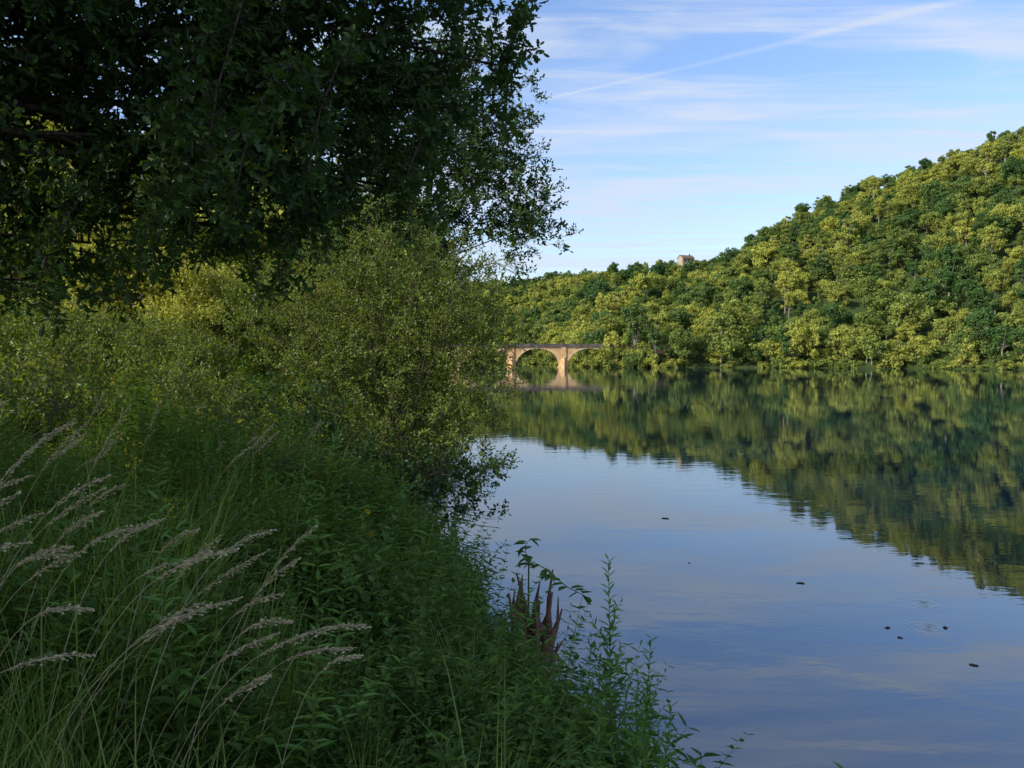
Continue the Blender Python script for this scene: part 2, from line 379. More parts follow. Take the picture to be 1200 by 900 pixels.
instancer('left_bank_woodland',pts,rots,scl,tin,idx,mid_c,realize=False)
pts=[];rots=[];scl=[];tin=[];idx=[]
for _ in range(360):
    y=U(72,330); x=shore(y)-5-U(0,1)**1.4*120; addm(x,y,U(.6,1.1),U(.9,1.1),U(.1,.9),k=8)
for _ in range(100):
    y=U(70,330); x=shore(y)-U(0,3); addm(x,y,U(.5,.8),1,U(.2,1),i=random.randrange(8,11))
for _ in range(130):
    y=U(-250,60); x=U(-200,-70); addm(x,y,U(.7,1.1),1,U(.1,.9),k=8)
instancer('distant_bank_woodland',pts,rots,scl,tin,idx,far_c,realize=False)
# ------------------------------------------------------------ twigs
def twig(name,n,L,ll,outline,lm,sm,droop=.2,spread=.9,wsr=1.0,side=2):
    mb=MB(); path=[];p=Vector((0,0,0));d=Vector((0,0,1)); K=3
    for i in range(K+1):
        path.append(p.copy()); d=(d+Vector((U(-.2,.2),U(-.2,.2),0))).normalized(); p=p+d*(L/K)
    mb.tube(path,[.004*(1-i/(K+1))+.0012 for i in range(K+1)],3,1)
    def at(f):
        g=f*K; i=min(int(g),K-1); return path[i].lerp(path[i+1],g-i)
    for s in range(side):
        f=U(.15,.6); o=at(f); a=U(0,6.28); dd=Vector((math.cos(a)*.8,math.sin(a)*.8,.7)).normalized()
        mb.tube([o,o+dd*L*.45+Vector((0,0,.03))],[.002,.001],3,1)
        for j in range(n//3):
            g=(j+.6)/(n//3)
            q=o+dd*L*.45*g; r=rdir(); di=(dd*.7+r*spread).normalized()
            leaf(mb,q,di,rdir(.6,.5),ll*U(.7,1.15),outline,U(.1,.4),U(.05,.4)*droop*4,0,None,wsr)
    for j in range(n):
        f=.12+.88*(j+1)/n; o=at(f); a=j*2.4+U(-.4,.4)
        di=Vector((math.cos(a),math.sin(a),.45+U(-.3,.4)+(.8 if j>n-3 else 0))).normalized()
        leaf(mb,o,di,(U(-.4,.4),U(-.4,.4),1),ll*U(.7,1.2),outline,U(.1,.4),U(.05,.4)*droop*4,0,None,wsr)
    return bpy.data.objects.new(name,mb.mesh(name,[lm,sm]))
oak_c=src_collection('oak_twigs',[twig('oak_twig_%d'%i,9,.36,.11,OAK,M_oak,bark) for i in range(5)])
ald_c=src_collection('alder_twigs',[twig('alder_twig_%d'%i,10,.42,.085,OVAL,M_alder,bark,wsr=1.3,side=3) for i in range(4)])
shr_c=src_collection('shrub_twigs',[twig('shrub_twig_%d'%i,14,.48,.058,OVAL,M_shrub,twigbark,side=3,wsr=1.15) for i in range(5)])
def near_tree(name,trunk,tr,blobs,coll,nk,density,woodmat,tint=(.2,.8),scale=(.8,1.25),down=.0,limbr=.07,sub=9,upright=.3):
    mb=MB(); K=len(trunk)
    tp=[Vector(p) for p in trunk]
    mb.tube(tp,tr,10,0)
    P=[];Rr=[];S=[];T=[];I=[]
    def at(f):
        g=f*(K-1); i=min(int(g),K-2); return tp[i].lerp(tp[i+1],g-i)
    for bl in blobs:
        (c,r,f)=bl[:3]; dm=bl[3] if len(bl)>3 else 1
        c=Vector(c); r3=Vector(r) if not isinstance(r,(int,float)) else Vector((r,r,r))
        s=at(f); m1=s.lerp(c,.35)+Vector((U(-.3,.3),U(-.3,.3),U(.1,.9))); m2=s.lerp(c,.7)+Vector((U(-.4,.4),U(-.4,.4),U(0,.7)))
        mb.tube([s,m1,m2,c],[limbr,limbr*.6,limbr*.35,limbr*.18],6,0)
        bt=U(-.15,.15)
        vol=4.19*r3.x*r3.y*r3.z; n=int(vol*density*dm)
        ends=[]
        for j in range(max(3,int(sub*max(r3)**1.0))):
            d=rdir(); e=c+Vector((d.x*r3.x,d.y*r3.y,d.z*r3.z))*U(.5,.95)
            st=m2.lerp(c,U(0,1)); md=st.lerp(e,.5)+Vector((U(-.1,.1),U(-.1,.1),U(0,.15)))
            mb.tube([st,md,e],[limbr*.2,limbr*.12,.005],4,0); ends.append((st,md,e))
        for j in range(n):
            st,md,e=random.choice(ends)
            if R()<.5:
                t=U(.3,1.02); q=st.lerp(md,t*2) if t<.5 else md.lerp(e,t*2-1)
                q=q+Vector((random.gauss(0,.13),random.gauss(0,.13),random.gauss(0,.12)))*max(r3)
            else:
                d=rdir(); q=c+Vector((d.x*r3.x,d.y*r3.y,d.z*r3.z))*R()**.45
            d=((q-c).normalized()*.6+rdir()*.7+Vector((0,0,upright-down))).normalized()
            P.append(q); Rr.append(align(d)); S.append(U(*scale)); T.append(min(1,max(0,U(*tint)+bt))); I.append(random.randrange(nk))
    o=mb.obj(name,[woodmat],smooth=True)
    instancer('foliage',P,Rr,S,T,I,coll,parent=o)
    return o,P
ob=[((-5.6,9,7.7),1.5,.5),((-3.9,9.2,7.9),1.45,.55),((-2.5,9.3,8.0),1.35,.6),((-1.3,9.3,8.3),1.15,.6),((-.45,9.5,8.7),(.9,.9,.8),.65),
((-5.2,8.6,6.2),1.3,.45),((-3.7,9,6.5),1.2,.45),((-2.5,9.2,6.7),1.1,.5),((-1.5,9.6,6.9),1.0,.5),((-.7,9.8,7.1),(.75,.8,.6),.5),((-.2,9.7,7.6),(.5,.5,.4),.5),
((-4.9,9,5.3),(1.2,1,.75),.35,.8),((-3.3,9.2,5.5),(1.1,.9,.65),.4),((-2.2,9.6,5.8),(.75,.7,.5),.4),((-1.2,9.9,6.1),(.6,.6,.45),.45),((-5.9,9.3,4.9),(.9,.8,.55),.3,.6),
((-7.2,8.6,6.4),1.5,.4,.4),((-8.5,7,9),1.9,.6,.4),((-6,7.4,9.8),2,.7,.5),((-3.5,7.9,10),1.8,.8,.5),((-1.5,8.5,9.9),1.3,.8,.6),((-6.5,7.2,11),1.7,.9,.4),((-4,8,11.3),1.5,.95,.4),((-9,4.6,10.8),1.9,.9,.4),
((-4.4,7.5,7.9),(1.3,1,1),.6,.8),((-2.6,8,8.8),(1.2,1,.9),.7),((-6.4,5.5,8.2),(1.5,1.2,1.1),.6,.5),((-7.5,3.5,9.8),(1.8,1.6,1.3),.8,.4),((-5,4.8,10.8),(1.8,1.6,1.2),.8,.4),((-2.6,5.6,10.9),(1.8,1.5,1.0),.9,.5)]
oak,_=near_tree('oak_tree',[(-8,7.5,1.8),(-7.9,7.6,4),(-7.6,7.7,6.2),(-7,7.8,8.6),(-6.5,7.8,10.8)],[.42,.36,.3,.22,.1],ob,oak_c,5,36,bark,tint=(.05,.8),limbr=.08)
def spray(parent,path,n,coll,nk,tint,sc=(.8,1.1)):
    path=[Vector(p) for p in path]; mb=MB(); K=len(path)
    mb.tube(path,[.012*(1-i/K)+.003 for i in range(K)],4,0)
    P=[];Rr=[];S=[];T=[];I=[]
    for j in range(n):
        g=(j+.5)/n*(K-1); i=min(int(g),K-2); q=path[i].lerp(path[i+1],g-i); d=(path[i+1]-path[i]).normalized()
        dd=(d+rdir()*.9+Vector((0,0,-.15))).normalized()
        P.append(q);Rr.append(align(dd));S.append(U(*sc));T.append(U(*tint));I.append(random.randrange(nk))
    o=mb.obj('hanging_branch',[bark],parent); instancer('spray_leaves',P,Rr,S,T,I,coll,parent=o)
for x,y,z0,z1 in [(-2.55,6.5,7.2,5.3),(-2.85,6.6,7.0,5.9),(-1.9,7.4,7.0,5.7),(-3.6,7.5,6.2,4.7),(-4.6,7.5,5.6,4.5),(-1.2,8.6,6.6,5.6),(-.1,9.4,8.2,7.3),(-2.6,8.5,5.7,4.7),(-3.2,7.0,6.0,4.9),(-2.2,6.2,6.4,5.1)]:
    spray(oak,[(x+.35,y+1,z0+.3),(x+.2,y+.4,z0),(x+.05,y+.1,(z0+z1)/2),(x-.05,y,z1)],26,oak_c,5,(.8,1.0))
def big_oak(x,y,H,Rc,seed,name='oak_tree'):
    random.seed(seed); z=ground(x,y)
    bl=[]
    for i in range(16):
        d=rdir(.25,.8); bl.append((Vector((x,y,z+H*.62))+Vector((d.x*Rc*.72,d.y*Rc*.72,d.z*H*.3)),Rc*.36,U(.4,.9)))
    near_tree(name,[(x,y,z-.3),(x+.1,y,z+H*.25),(x-.1,y+.1,z+H*.5),(x,y,z+H*.75)],[.45,.38,.28,.12],bl,oak_c,5,3.2,bark,scale=(1.7,2.5),tint=(.1,.7),limbr=.12)
big_oak(-13,-2.5,12,5.3,31)
big_oak(-10,-9,13,6,32)
big_oak(-4.5,-7,11,4.6,33)
big_oak(-18,-7,12,5,34)
random.seed(55)
ab=[((.75,20,6.95),(.75,.7,.4),.55),((1.15,20,7.35),(.4,.4,.22),.6),((.35,20,8.3),(.75,.8,.55),.6),((.75,20,9.0),(.35,.5,.35),.6),((-.1,20,9.7),(.9,.9,.6),.7),((.2,20,10.7),(.45,.5,.5),.8),((-1.3,20,9.2),1.2,.6),((-.9,20,7.6),(1,.9,.8),.5),((.05,20,6.1),(.5,.5,.35),.45),
((-2.2,20,10.9),1.3,.8),((-.9,20,11.3),(.8,.8,.7),.9),((-3.2,20.5,8.8),1.5,.6,.7),((-2.6,20.5,6.8),1.3,.4,.7),((-4.3,20.5,10.5),1.4,.8,.7),((-1.4,19.8,5.9),(1,.8,.6),.4),((-.3,20,5.0),(.5,.5,.35),.3),((-4.8,21,7.4),1.4,.5,.7),((.1,20,7.3),(.7,.7,.4),.5),((-.2,20,8.7),(.8,.7,.5),.6),((.5,20,7.7),(.7,.7,.5),.55)]
near_tree('alder_tree',[(-3.4,20.6,.8),(-3,20.5,3.2),(-2.6,20.4,5.6),(-2.2,20.3,8),(-1.9,20.2,10.6)],[.2,.17,.13,.09,.03],ab,ald_c,4,52,bark,tint=(.0,.8),limbr=.035)
def shrub(name,base,blobs,density,tint=(.2,1),coll=shr_c,nk=5,wood=twigbark,scale=(.75,1.25)):
    base=Vector(base); mb=MB(); P=[];Rr=[];S=[];T=[];I=[]
    for bl in blobs:
        c,r,ns=bl[:3]; dm=bl[3] if len(bl)>3 else 1
        c=Vector(c); r3=Vector(r) if not isinstance(r,(int,float)) else Vector((r,r,r))
        bt=U(-.2,.2); lines=[]
        for k in range(ns):
            b=base+Vector((U(-.6,.6),U(-.5,.5),0)); d=rdir()
            e=c+Vector((d.x*r3.x,d.y*r3.y,abs(d.z)*r3.z))*U(.5,1.1)
            m1=b.lerp(e,.35)+Vector((U(-.15,.15),U(-.15,.15),.35)); m2=b.lerp(e,.7)+Vector((U(-.1,.1),U(-.1,.1),.25))
            mb.tube([b,m1,m2,e],[.018,.013,.008,.003],4,0); lines.append((m1,m2,e))
            for _ in range(3):
                s=m1.lerp(m2,U(.2,1)); ee=s+(rdir(.5,.6)*U(.3,.8)); mb.tube([s,s.lerp(ee,.5)+Vector((0,0,.05)),ee],[.006,.004,.002],3,0); lines.append((s,s.lerp(ee,.5),ee))
        n=int(4.19*r3.x*r3.y*r3.z*density*dm)
        for j in range(n):
            if R()<.35:
                a,b,e=random.choice(lines); t=U(.2,1); q=b.lerp(e,t)+rdir()*.08
                if (q-c).length>2*max(r3): continue
            else:
                d=rdir(); q=c+Vector((d.x*r3.x,d.y*r3.y,d.z*r3.z))*R()**.4*1.08
            d=((q-c).normalized()*.4+rdir()*.6+Vector((0,0,.5))).normalized()
            P.append(q);Rr.append(align(d));S.append(U(*scale));T.append(min(1,max(0,U(*tint)+bt)));I.append(random.randrange(nk))
    o=mb.obj(name,[wood],smooth=True); instancer('foliage',P,Rr,S,T,I,coll,parent=o)
sb=[((-3.1,16,6.3),(.7,.7,.9),5,.8),((-2.3,16,5.9),(.75,.7,.8),5,.8),((-1.5,16,5.7),(.8,.7,.7),5,.8),((-.85,16,5.2),(.7,.7,.6),4,1.3),((-2.2,16,4.9),(.9,.8,.8),5),((-3.3,16,5.0),(.9,.8,.9),5),((-4.3,16,5.2),(.85,.8,.75),4),((-5.2,16.2,4.8),(.85,.7,.65),4),
((-.75,15.8,4.3),(.75,.8,.6),4,2),((-1.5,15.7,3.9),(.95,.8,.75),5),((-2.7,15.6,3.7),(.95,.8,.8),5),((-4,15.6,3.9),(1,.8,.8),4),((-.7,15.6,3.4),(.7,.7,.6),4,2),((-1.6,15.3,2.7),(.85,.7,.65),4),((-2.6,15.2,2.6),(.8,.7,.7),4),((-.7,15.5,2.4),(.6,.6,.4),4,2),((-1.4,15.3,1.7),(.7,.6,.4),4,1.5),((-2.3,15,1.5),(.6,.6,.45),4),((-.4,16,1.5),(.45,.4,.25),4,2),((-1.0,15.6,1.2),(.55,.5,.25),3,2),((-1.3,15.6,4.7),(.8,.7,.6),4,1.3)]
shrub('riverside_willow_shrub',(-2.9,16,.5),sb,70)
shrub('bank_shrub',(-3.1,12.9,1.0),[((-3.0,12.8,2.1),(.7,.6,.6),5),((-3.8,12.8,2.9),(.8,.7,.6),5),((-2.7,13.6,1.4),(.7,.6,.6),4,1.3),((-2.3,13.2,.9),(.6,.5,.4),3),((-1.8,14.0,1.7),(.8,.5,.6),5,1.5),((-1.1,14.3,1.4),(.7,.5,.45),5,1.5),((-.6,14.6,1.7),(.5,.5,.3),4,1.3),((-1.3,14,.75),(.7,.4,.28),4,1.3),((-.5,14.4,.9),(.5,.4,.2),4)],55,tint=(0,.3),coll=ald_c,nk=4)
shrub('bank_shrub',(-2.2,11.6,1.0),[((-2.0,11.5,1.4),(.5,.5,.4),4),((-1.5,11.9,.9),(.4,.4,.25),4),((-2.6,11.8,1.7),(.5,.5,.4),4)],55,tint=(0,.4),coll=ald_c,nk=4)
for (x,y,s) in [(-6.8,15.5,1.1),(-9,16,1.2),(-11.5,15.5,1.2),(-7.6,12.5,.8),(-5.6,13.2,.8),(-4.9,12,.7),(-6.8,11,.65),(-3.6,9.6,.5),(-5.4,9.2,.55),(-2.4,8.3,.36),(-8.2,9.8,.8)]:
    z=ground(x,y)
    shrub('hedge_shrub',(x,y,z),[((x,y,z+1.1*s),(1.1*s,.8*s,.75*s),4),((x+.6*s,y,z+.7*s),(.8*s,.7*s,.5*s),3),((x-.5*s,y,z+1.6*s),(.6*s,.6*s,.45*s),3)],55,tint=(.2,1),scale=(.9,1.4))
# ------------------------------------------------------------ herbs and grass
def herb(name,h,ll,outline,lm,pairs,flower=None,ws=1,branches=2):
    mb=MB()
    def stem(o,d,h,ll,pairs,r):
        K=4; path=[o.copy()]; p=o.copy(); dd=d.copy()
        for i in range(K):
            dd=(dd+Vector((U(-.12,.12),U(-.12,.12),.05))).normalized(); p=p+dd*h/K; path.append(p.copy())
        mb.tube(path,[r*(1-.8*i/K) for i in range(K+1)],3,1)
        for j in range(pairs):
            f=.12+.88*(j+1)/pairs; g=f*K; i=min(int(g),K-1); q=path[i].lerp(path[i+1],g-i)
            a0=j*1.57+U(-.3,.3)
            for s in (0,math.pi):
                a=a0+s; di=Vector((math.cos(a),math.sin(a),U(.1,.6)+f*.3)).normalized()
                leaf(mb,q,di,(0,0,1),ll*(1.1-.55*f)*U(.8,1.15),outline,.25,U(.1,.45),0,None,ws)
        if flower:
            for j in range(22):
                q=path[-1]+Vector((U(-.05,.05),U(-.05,.05),U(-.14,.06))); leaf(mb,q,rdir(.5,.5),rdir(),.018,OVAL,0,0,2,R(),1.6)
    stem(Vector((0,0,-.05)),Vector((U(-.1,.1),U(-.1,.1),1)).normalized(),h,ll,pairs,.005)
    for b in range(branches):
        a=U(0,6.28); stem(Vector((0,0,h*U(.1,.45))),Vector((math.cos(a)*.6,math.sin(a)*.6,.8)).normalized(),h*.45,ll*.8,max(3,pairs//2),.003)
    return bpy.data.objects.new(name,mb.mesh(name,[lm,greenstem,M_yel]))
herbs=[herb('herb_0',.8,.10,OVATE,M_herb,9),herb('herb_1',.65,.13,OVATE,M_herb,7),herb('herb_2',.95,.085,OVATE,M_herb,12),herb('herb_3',.45,.15,OVATE,M_herb,5,branches=4),herb('herb_4',.75,.14,LANCE,M_herb,11,ws=1.2),herb('herb_5',1.2,.10,OVATE,M_herb,16,branches=3),herb('herb_6',1.2,.11,LANCE,M_will,22,branches=3,ws=1.3)]
herb_c=src_collection('herb_kinds',herbs)
mead=[herb('meadow_0',.9,.12,LANCE,M_meadow,13,ws=1.5,branches=3),herb('meadow_1',.8,.095,OVAL,M_meadow,10,branches=4),herb('meadow_2',.85,.09,OVATE,M_meadow,10,branches=3),herb('meadow_3',1.1,.10,LANCE,M_meadow,15,flower=True,branches=2,ws=1.4)]
mead_c=src_collection('meadow_kinds',mead)
def tuft(name,n,h,w,spread=.6):
    mb=MB()
    for _ in range(n):
        a=U(0,6.28); o=Vector((random.gauss(0,.05),random.gauss(0,.05),-.03)); out_=Vector((math.cos(a),math.sin(a),0)); L_=h*U(.6,1.1); sp=U(.2,1)*spread; sd=Vector((-out_.y,out_.x,0)); K=5; vs=[]
        for i in range(K+1):
            f=i/K; p=o+out_*(sp*L_*f*f*.9)+Vector((0,0,L_*(f-.35*sp*f**3)))
            ww=w*(1-f**2)+.0004; vs+= [p-sd*ww/2,p+sd*ww/2+Vector((0,0,ww*.15))]
        mb.add(vs,[[2*i,2*i+1,2*i+3,2*i+2] for i in range(K)],0,R())
    return bpy.data.objects.new(name,mb.mesh(name,[M_grass]))
tufts=[tuft('tuft_0',26,.75,.008),tuft('tuft_1',22,.95,.009,.9),tuft('tuft_2',30,.55,.007,.8)]
tuft_c=src_collection('grass_tufts',tufts)
def scatter(name,n,xr,yr,coll,nk,sc,tint,cond=None,dmin=.05,lean=.15,rare=None,rp=.04,lo=0):
    P=[];Rr=[];S=[];T=[];I=[];c=0;it=0
    while c<n and it<n*20:
        it+=1; x=U(*xr); y=U(*yr); d=shore(y)-x
        if d<dmin or (cond and not cond(x,y,d)): continue
        if 10<y<15 and d<.6: continue
        if x*x+y*y<1.2: continue
        k_=.38 if (-.45<x<1 and 6.3<y<10.2) else 1
        z=ground(x,y); P.append((x,y,z)); Rr.append((U(-lean,lean),U(-lean,lean)+min(.35,.25/max(d,.5)),U(0,6.28)))
        t=U(*tint)+.7*noise.noise(Vector((x*.7,y*.7,5))); T.append(min(1,max(0,t)))
        S.append(k_*U(*sc)*(1+.7*noise.noise(Vector((x*.8,y*.8,25)))))
        I.append(random.choice(rare) if (rare is not None and R()<rp) else random.randrange(lo,nk)); c+=1
    return instancer(name,P,Rr,S,T,I,coll)
def nz(x,y,s=.5): return noise.noise(Vector((x*s,y*s,11)))
scatter('nettle_undergrowth',3300,(-6,2),(2.2,14),herb_c,5,(.55,1.15),(.05,.8),cond=lambda x,y,d: (x>-3.2+nz(x,y)*1.2 or R()<.35) and (y>3.2 or d<1.6),rare=[5,6],rp=.04)
scatter('tall_weeds',150,(-6,.3),(4.0,12),herb_c,7,(.7,1.05),(.3,1),cond=lambda x,y,d: noise.noise(Vector((x*1.1,y*1.1,40)))>.08 and d>.6,lo=5,dmin=.2)
scatter('low_ground_cover',2300,(-7,2.4),(1.2,15),herb_c,5,(.3,.6),(.2,.9))
scatter('meadow_plants',2900,(-16,-2.2),(9,24),mead_c,3,(.75,1.4),(.2,1),cond=lambda x,y,d:d>1.2,rare=[3])
scatter('meadow_undergrowth',1800,(-9,-2.2),(4.5,11),mead_c,3,(.6,1.1),(.0,.7),cond=lambda x,y,d:d>2.8,rare=[3])
scatter('bank_grass',2600,(-7,.6),(1.3,12),tuft_c,3,(.6,1.2),(.1,.9),cond=lambda x,y,d:d>1.3 and (x<-.9-.18*y+nz(x,y)*1.4 or R()<.12))
scatter('distant_bank_undergrowth',1200,(-22,-2),(20,60),mead_c,3,(1.2,2.4),(.1,.9))
def culm(mb,base,tip,bow,head=.26):
    base=Vector(base);tip=Vector(tip); K=14; path=[]
    dx=tip-base
    for i in range(K+1):
        f=i/K; h_=Vector((dx.x,dx.y,0))*(f**1.8)
        path.append(base+h_+Vector((0,0,dx.z*f+bow*math.sin(math.pi*min(1,f*.5+f*f*.5))*.9)))
    mb.tube(path,[.0022*(1-.6*i/K) for i in range(K+1)],4,0,.6)
    for j in range(90):
        f=1-head*(j/90)**.9; g=f*K; i=min(int(g),K-1); q=path[i].lerp(path[i+1],g-i); d=(path[min(i+1,K)]-path[max(0,i-1)]).normalized()
        w=math.sin(math.pi*(j+5)/96)
        off=(rdir()*.55+d*1.0+Vector((.2,0,-.25))).normalized()*U(.006,.045)*w
        e=q+off
        mb.tube([q,e],[.0005,.0004],3,0,.5)
        leaf(mb,e,(off.normalized()+d*.8+Vector((0,0,-.2))),rdir(),U(.010,.015),OVAL,.3,0,0,R(),1.2)
    for j in range(2):
        f=U(.1,.45); g=f*K; i=int(g); q=path[i]; a=U(0,6.28); o_=Vector((math.cos(a),math.sin(a),0)); sd=Vector((-o_.y,o_.x,0)); vs=[]
        LL=U(.2,.35)
        for k in range(6):
            t=k/5; p=q+o_*LL*t*.7+Vector((0,0,LL*(.7*t-.7*t*t))); w=.006*(1-t*t)+.0004; vs+=[p-sd*w/2,p+sd*w/2]
        mb.add(vs,[[2*k,2*k+1,2*k+3,2*k+2] for k in range(5)],1,R())
mb=MB()
random.seed(91)
heads=[(-1.62,3.0,3.42),(-1.45,3.0,3.36),(-1.28,3.1,3.33),(-1.1,3.0,3.27),(-1.0,3.1,3.24),(-.9,3.2,3.18),(-.63,3.0,2.88),(-.72,3.05,2.95),(-1.75,3.0,3.25),(-1.9,3.0,3.3),(-1.35,3.3,3.15),(-1.2,3.0,3.05),(-1.55,2.8,3.1),(-1.95,3.1,3.55),(-1.8,3.4,3.5),(-2.0,3.6,3.72),(-2.2,3.6,3.65),(-1.0,3.3,3.0),(-.85,2.9,3.02)]
for (x,y,z) in heads:
    for rep in range(2):
        tx=x+U(-.1,.1)*rep; ty=y+U(-.2,.3)*rep; tz=z+U(-.16,.1)*rep
        L_=U(.55,1.0); bx=tx-L_*U(.75,1.05)*.75; by=ty+U(-.35,.2)
        culm(mb,(bx,by,ground(bx,by)),(tx,ty,tz-.04),U(.08,.25))
for _ in range(40):
    x=U(-6,-2.2); y=U(4,9); z=ground(x,y)
    culm(mb,(x,y,z),(x+U(.1,.6),y+U(-.2,.2),z+U(.8,1.25)),U(.05,.2))
mb.obj('tall_seeding_grass',[M_straw,M_grass])
def willowherb(base,tip,nb,seed):
    random.seed(seed); mb=MB(); base=Vector(base);tip=Vector(tip)
    def st(a,b,r,step,ll,bow):
        K=10; path=[a.lerp(b,i/K)+bow*math.sin(math.pi*i/K) for i in range(K+1)]
        mb.tube(path,[r*(1-.8*i/K) for i in range(K+1)],5,1)
        L_=(b-a).length; n=int(L_/step)
        for j in range(n):
            f=(j+1)/n
            if f<.12: continue
            g=f*K; i=min(int(g),K-1); q=path[i].lerp(path[i+1],g-i); ax=(b-a).normalized()
            an=j*2.4; s1=ax.cross(Vector((0,1,.2))).normalized(); s2=ax.cross(s1)
            d=(s1*math.cos(an)+s2*math.sin(an)+ax*(.45+f*.7)).normalized()
            leaf(mb,q,d,ax,ll*(1.15-.7*f)*U(.8,1.2),LANCE,.3,U(0,.4),0,None,1.6)
        return path
    p=st(base,tip,.007,.018,.125,Vector((U(-.05,.05),0,0)))
    for k in range(nb):
        f=.25+.6*k/nb; i=int(f*10); a=p[i]; an=k*2.4+U(-.3,.3)
        L_=(tip-base).length*U(.14,.28)*(1.2-f)
        st(a,a+Vector((math.cos(an)*.55,math.sin(an)*.5,.85))*L_*1.3,.003,.015,.08,Vector((0,0,-.02)))
    mb.obj('willowherb_plant',[M_will,greenstem])
for k,(b,t,nb) in enumerate([((.6,4.6,.9),(.62,4.9,2.68),14),((.8,4.7,.7),(.9,4.9,2.16),12),((.72,4.2,.7),(.78,4.4,2.05),10),((.5,4.3,.9),(.47,4.5,2.25),10),((.88,4.3,.6),(.95,4.5,1.9),9),((.45,4.4,1.0),(.33,4.6,2.0),9),((.65,4.0,.8),(.7,4.2,2.25),9),((.1,4.2,1.1),(.12,4.4,2.1),9),((-.3,4.0,1.3),(-.25,4.1,2.25),9)]):
    willowherb(b,t,nb,300+k)
random.seed(12)
deadwood=noisemat('dead_wood',(.10,.045,.035),(.25,.14,.105),10,stretch=(3,3,.5),bump=.7)
mb=MB()
sx0,sy0=.2,9.2
for i in range(30):
    a=U(0,6.28); b=Vector((sx0+math.cos(a)*.2,sy0+math.sin(a)*.15,-.15)); e=b+Vector((U(-.2,.3),U(-.15,.15),U(.6,1.5)))
    m_=b.lerp(e,.5)+Vector((U(-.09,.09),U(-.08,.08),0)); m2_=b.lerp(e,.75)+Vector((U(-.07,.07),U(-.06,.06),0))
    mb.tube([b,m_,m2_,e],[U(.04,.08),U(.03,.06),U(.02,.035),U(.004,.012)],7,0)
for i in range(9):
    a=U(0,6.28); b=Vector((sx0,sy0,.2)); mb.tube([b,b+Vector((math.cos(a)*.2,math.sin(a)*.2,.0)),b+Vector((math.cos(a)*.5,math.sin(a)*.4,-.4))],[.04,.03,.012],5,0)
st_=mb.obj('dead_tree_stump',[deadwood],smooth=True)
mb=MB(); pth=[Vector((sx0,sy0,.7)),Vector((sx0,sy0-.1,1.55)),Vector((sx0+.2,sy0-.15,1.45)),Vector((sx0+.45,sy0-.2,1.25)),Vector((sx0+.7,sy0-.3,1.15))]
mb.tube(pth,[.012,.01,.008,.006,.003],5,1)
pth2=[Vector((sx0,sy0-.1,1.5)),Vector((sx0-.05,sy0-.1,1.7)),Vector((sx0+.03,sy0-.1,1.82))]; mb.tube(pth2,[.006,.004,.002],4,1)
for pp in (pth[1:],pth2):
    for i in range(len(pp)-1):
        for k in range(6):
            q=pp[i].lerp(pp[i+1],k/6); leaf(mb,q,rdir(-.1,.6),(0,0,1),U(.13,.18),OVAL,.2,.3,0,U(.3,.8),1.3)
mb.obj('leafy_shoot',[M_herb,greenstem],st_)
mb=MB()
for i in range(46):
    b=Vector((-2.6+U(-.4,.5),14.6+U(-2,1.2),.6)); e=b+Vector((U(.2,2.0),U(-1.6,.3),U(-.75,.2)))
    mb.tube([b,b.lerp(e,.5)+Vector((0,0,.25)),e],[.022,.014,.004],4,0)
mb.obj('drooping_branches',[deadwood])
deb=noisemat('wet_debris',(.015,.012,.01),(.05,.04,.03),20)
for k,(x,y,s) in enumerate([(3.72,18.6,.09),(5.05,13.3,.08),(5.5,11.1,.05),(6.35,11.1,.05),(5.95,9.75,.05),(3.4,14.6,.03),(9.8,36,.15),(5.48,10.7,.04),(12.5,35,.15)]):
    mb=MB(); vs=[(0,0,s*.25)]
    for i in range(9):
        a=6.283*i/9; r=s*U(.55,1.15); vs.append((math.cos(a)*r*1.25,math.sin(a)*r*.8,.004+s*U(0,.12)))
    mb.add(vs,[[0,1+i,1+(i+1)%9] for i in range(9)])
    o=mb.obj('floating_leaf',[deb]); o.location=(x,y,0); o.rotation_euler=(0,0,U(0,6))
mb=MB()
for (x,y,z) in [(-1.38,7.3,2.5),(-1.42,7.3,2.36),(-1.36,7.35,2.27),(-3.3,8.5,3.3),(-3.1,8.7,3.25)]:
    zz=ground(x,y); mb.tube([(x,y,zz),(x+.02,y,(z+zz)/2),(x,y,z)],[.004,.003,.002],3,1)
    for k in range(9):
        a=k*.7; leaf(mb,Vector((x,y,z)),(math.cos(a),-.4,math.sin(a)),(0,-1,0),.035,OVAL,0,.1,0,R(),1.3)
mb.obj('yellow_wildflowers',[M_yel,greenstem])
# ------------------------------------------------------------ sun and sky
SD=Vector((-.80,-.42,.48)).normalized()
sl=bpy.data.lights.new('sun','SUN'); sl.energy=5; sl.angle=math.radians(.5); sl.color=(1,.92,.76)
so=link(bpy.data.objects.new('sun',sl)); so.rotation_euler=SD.to_track_quat('Z','Y').to_euler(); so.location=(-40,-20,40)
w=bpy.data.worlds.new('World'); scene.world=w; w.use_nodes=True; nt=w.node_tree; N=nt.nodes; L=nt.links; N.clear()
out=N.new('ShaderNodeOutputWorld'); bg=N.new('ShaderNodeBackground'); bg.inputs[1].default_value=.15
sky=N.new('ShaderNodeTexSky'); sky.sky_type='NISHITA'; sky.sun_disc=False
sky.sun_elevation=math.asin(SD.z); sky.sun_rotation=math.atan2(SD.x,SD.y)%(2*math.pi); sky.air_density=1.3; sky.dust_density=.6; sky.ozone_density=2
tm=N.new('ShaderNodeMix'); tm.data_type='RGBA'; tm.blend_type='MULTIPLY'; tm.inputs[0].default_value=1; L.new(sky.outputs[0],tm.inputs[6]); tm.inputs[7].default_value=(1.1,1.22,1.55,1)
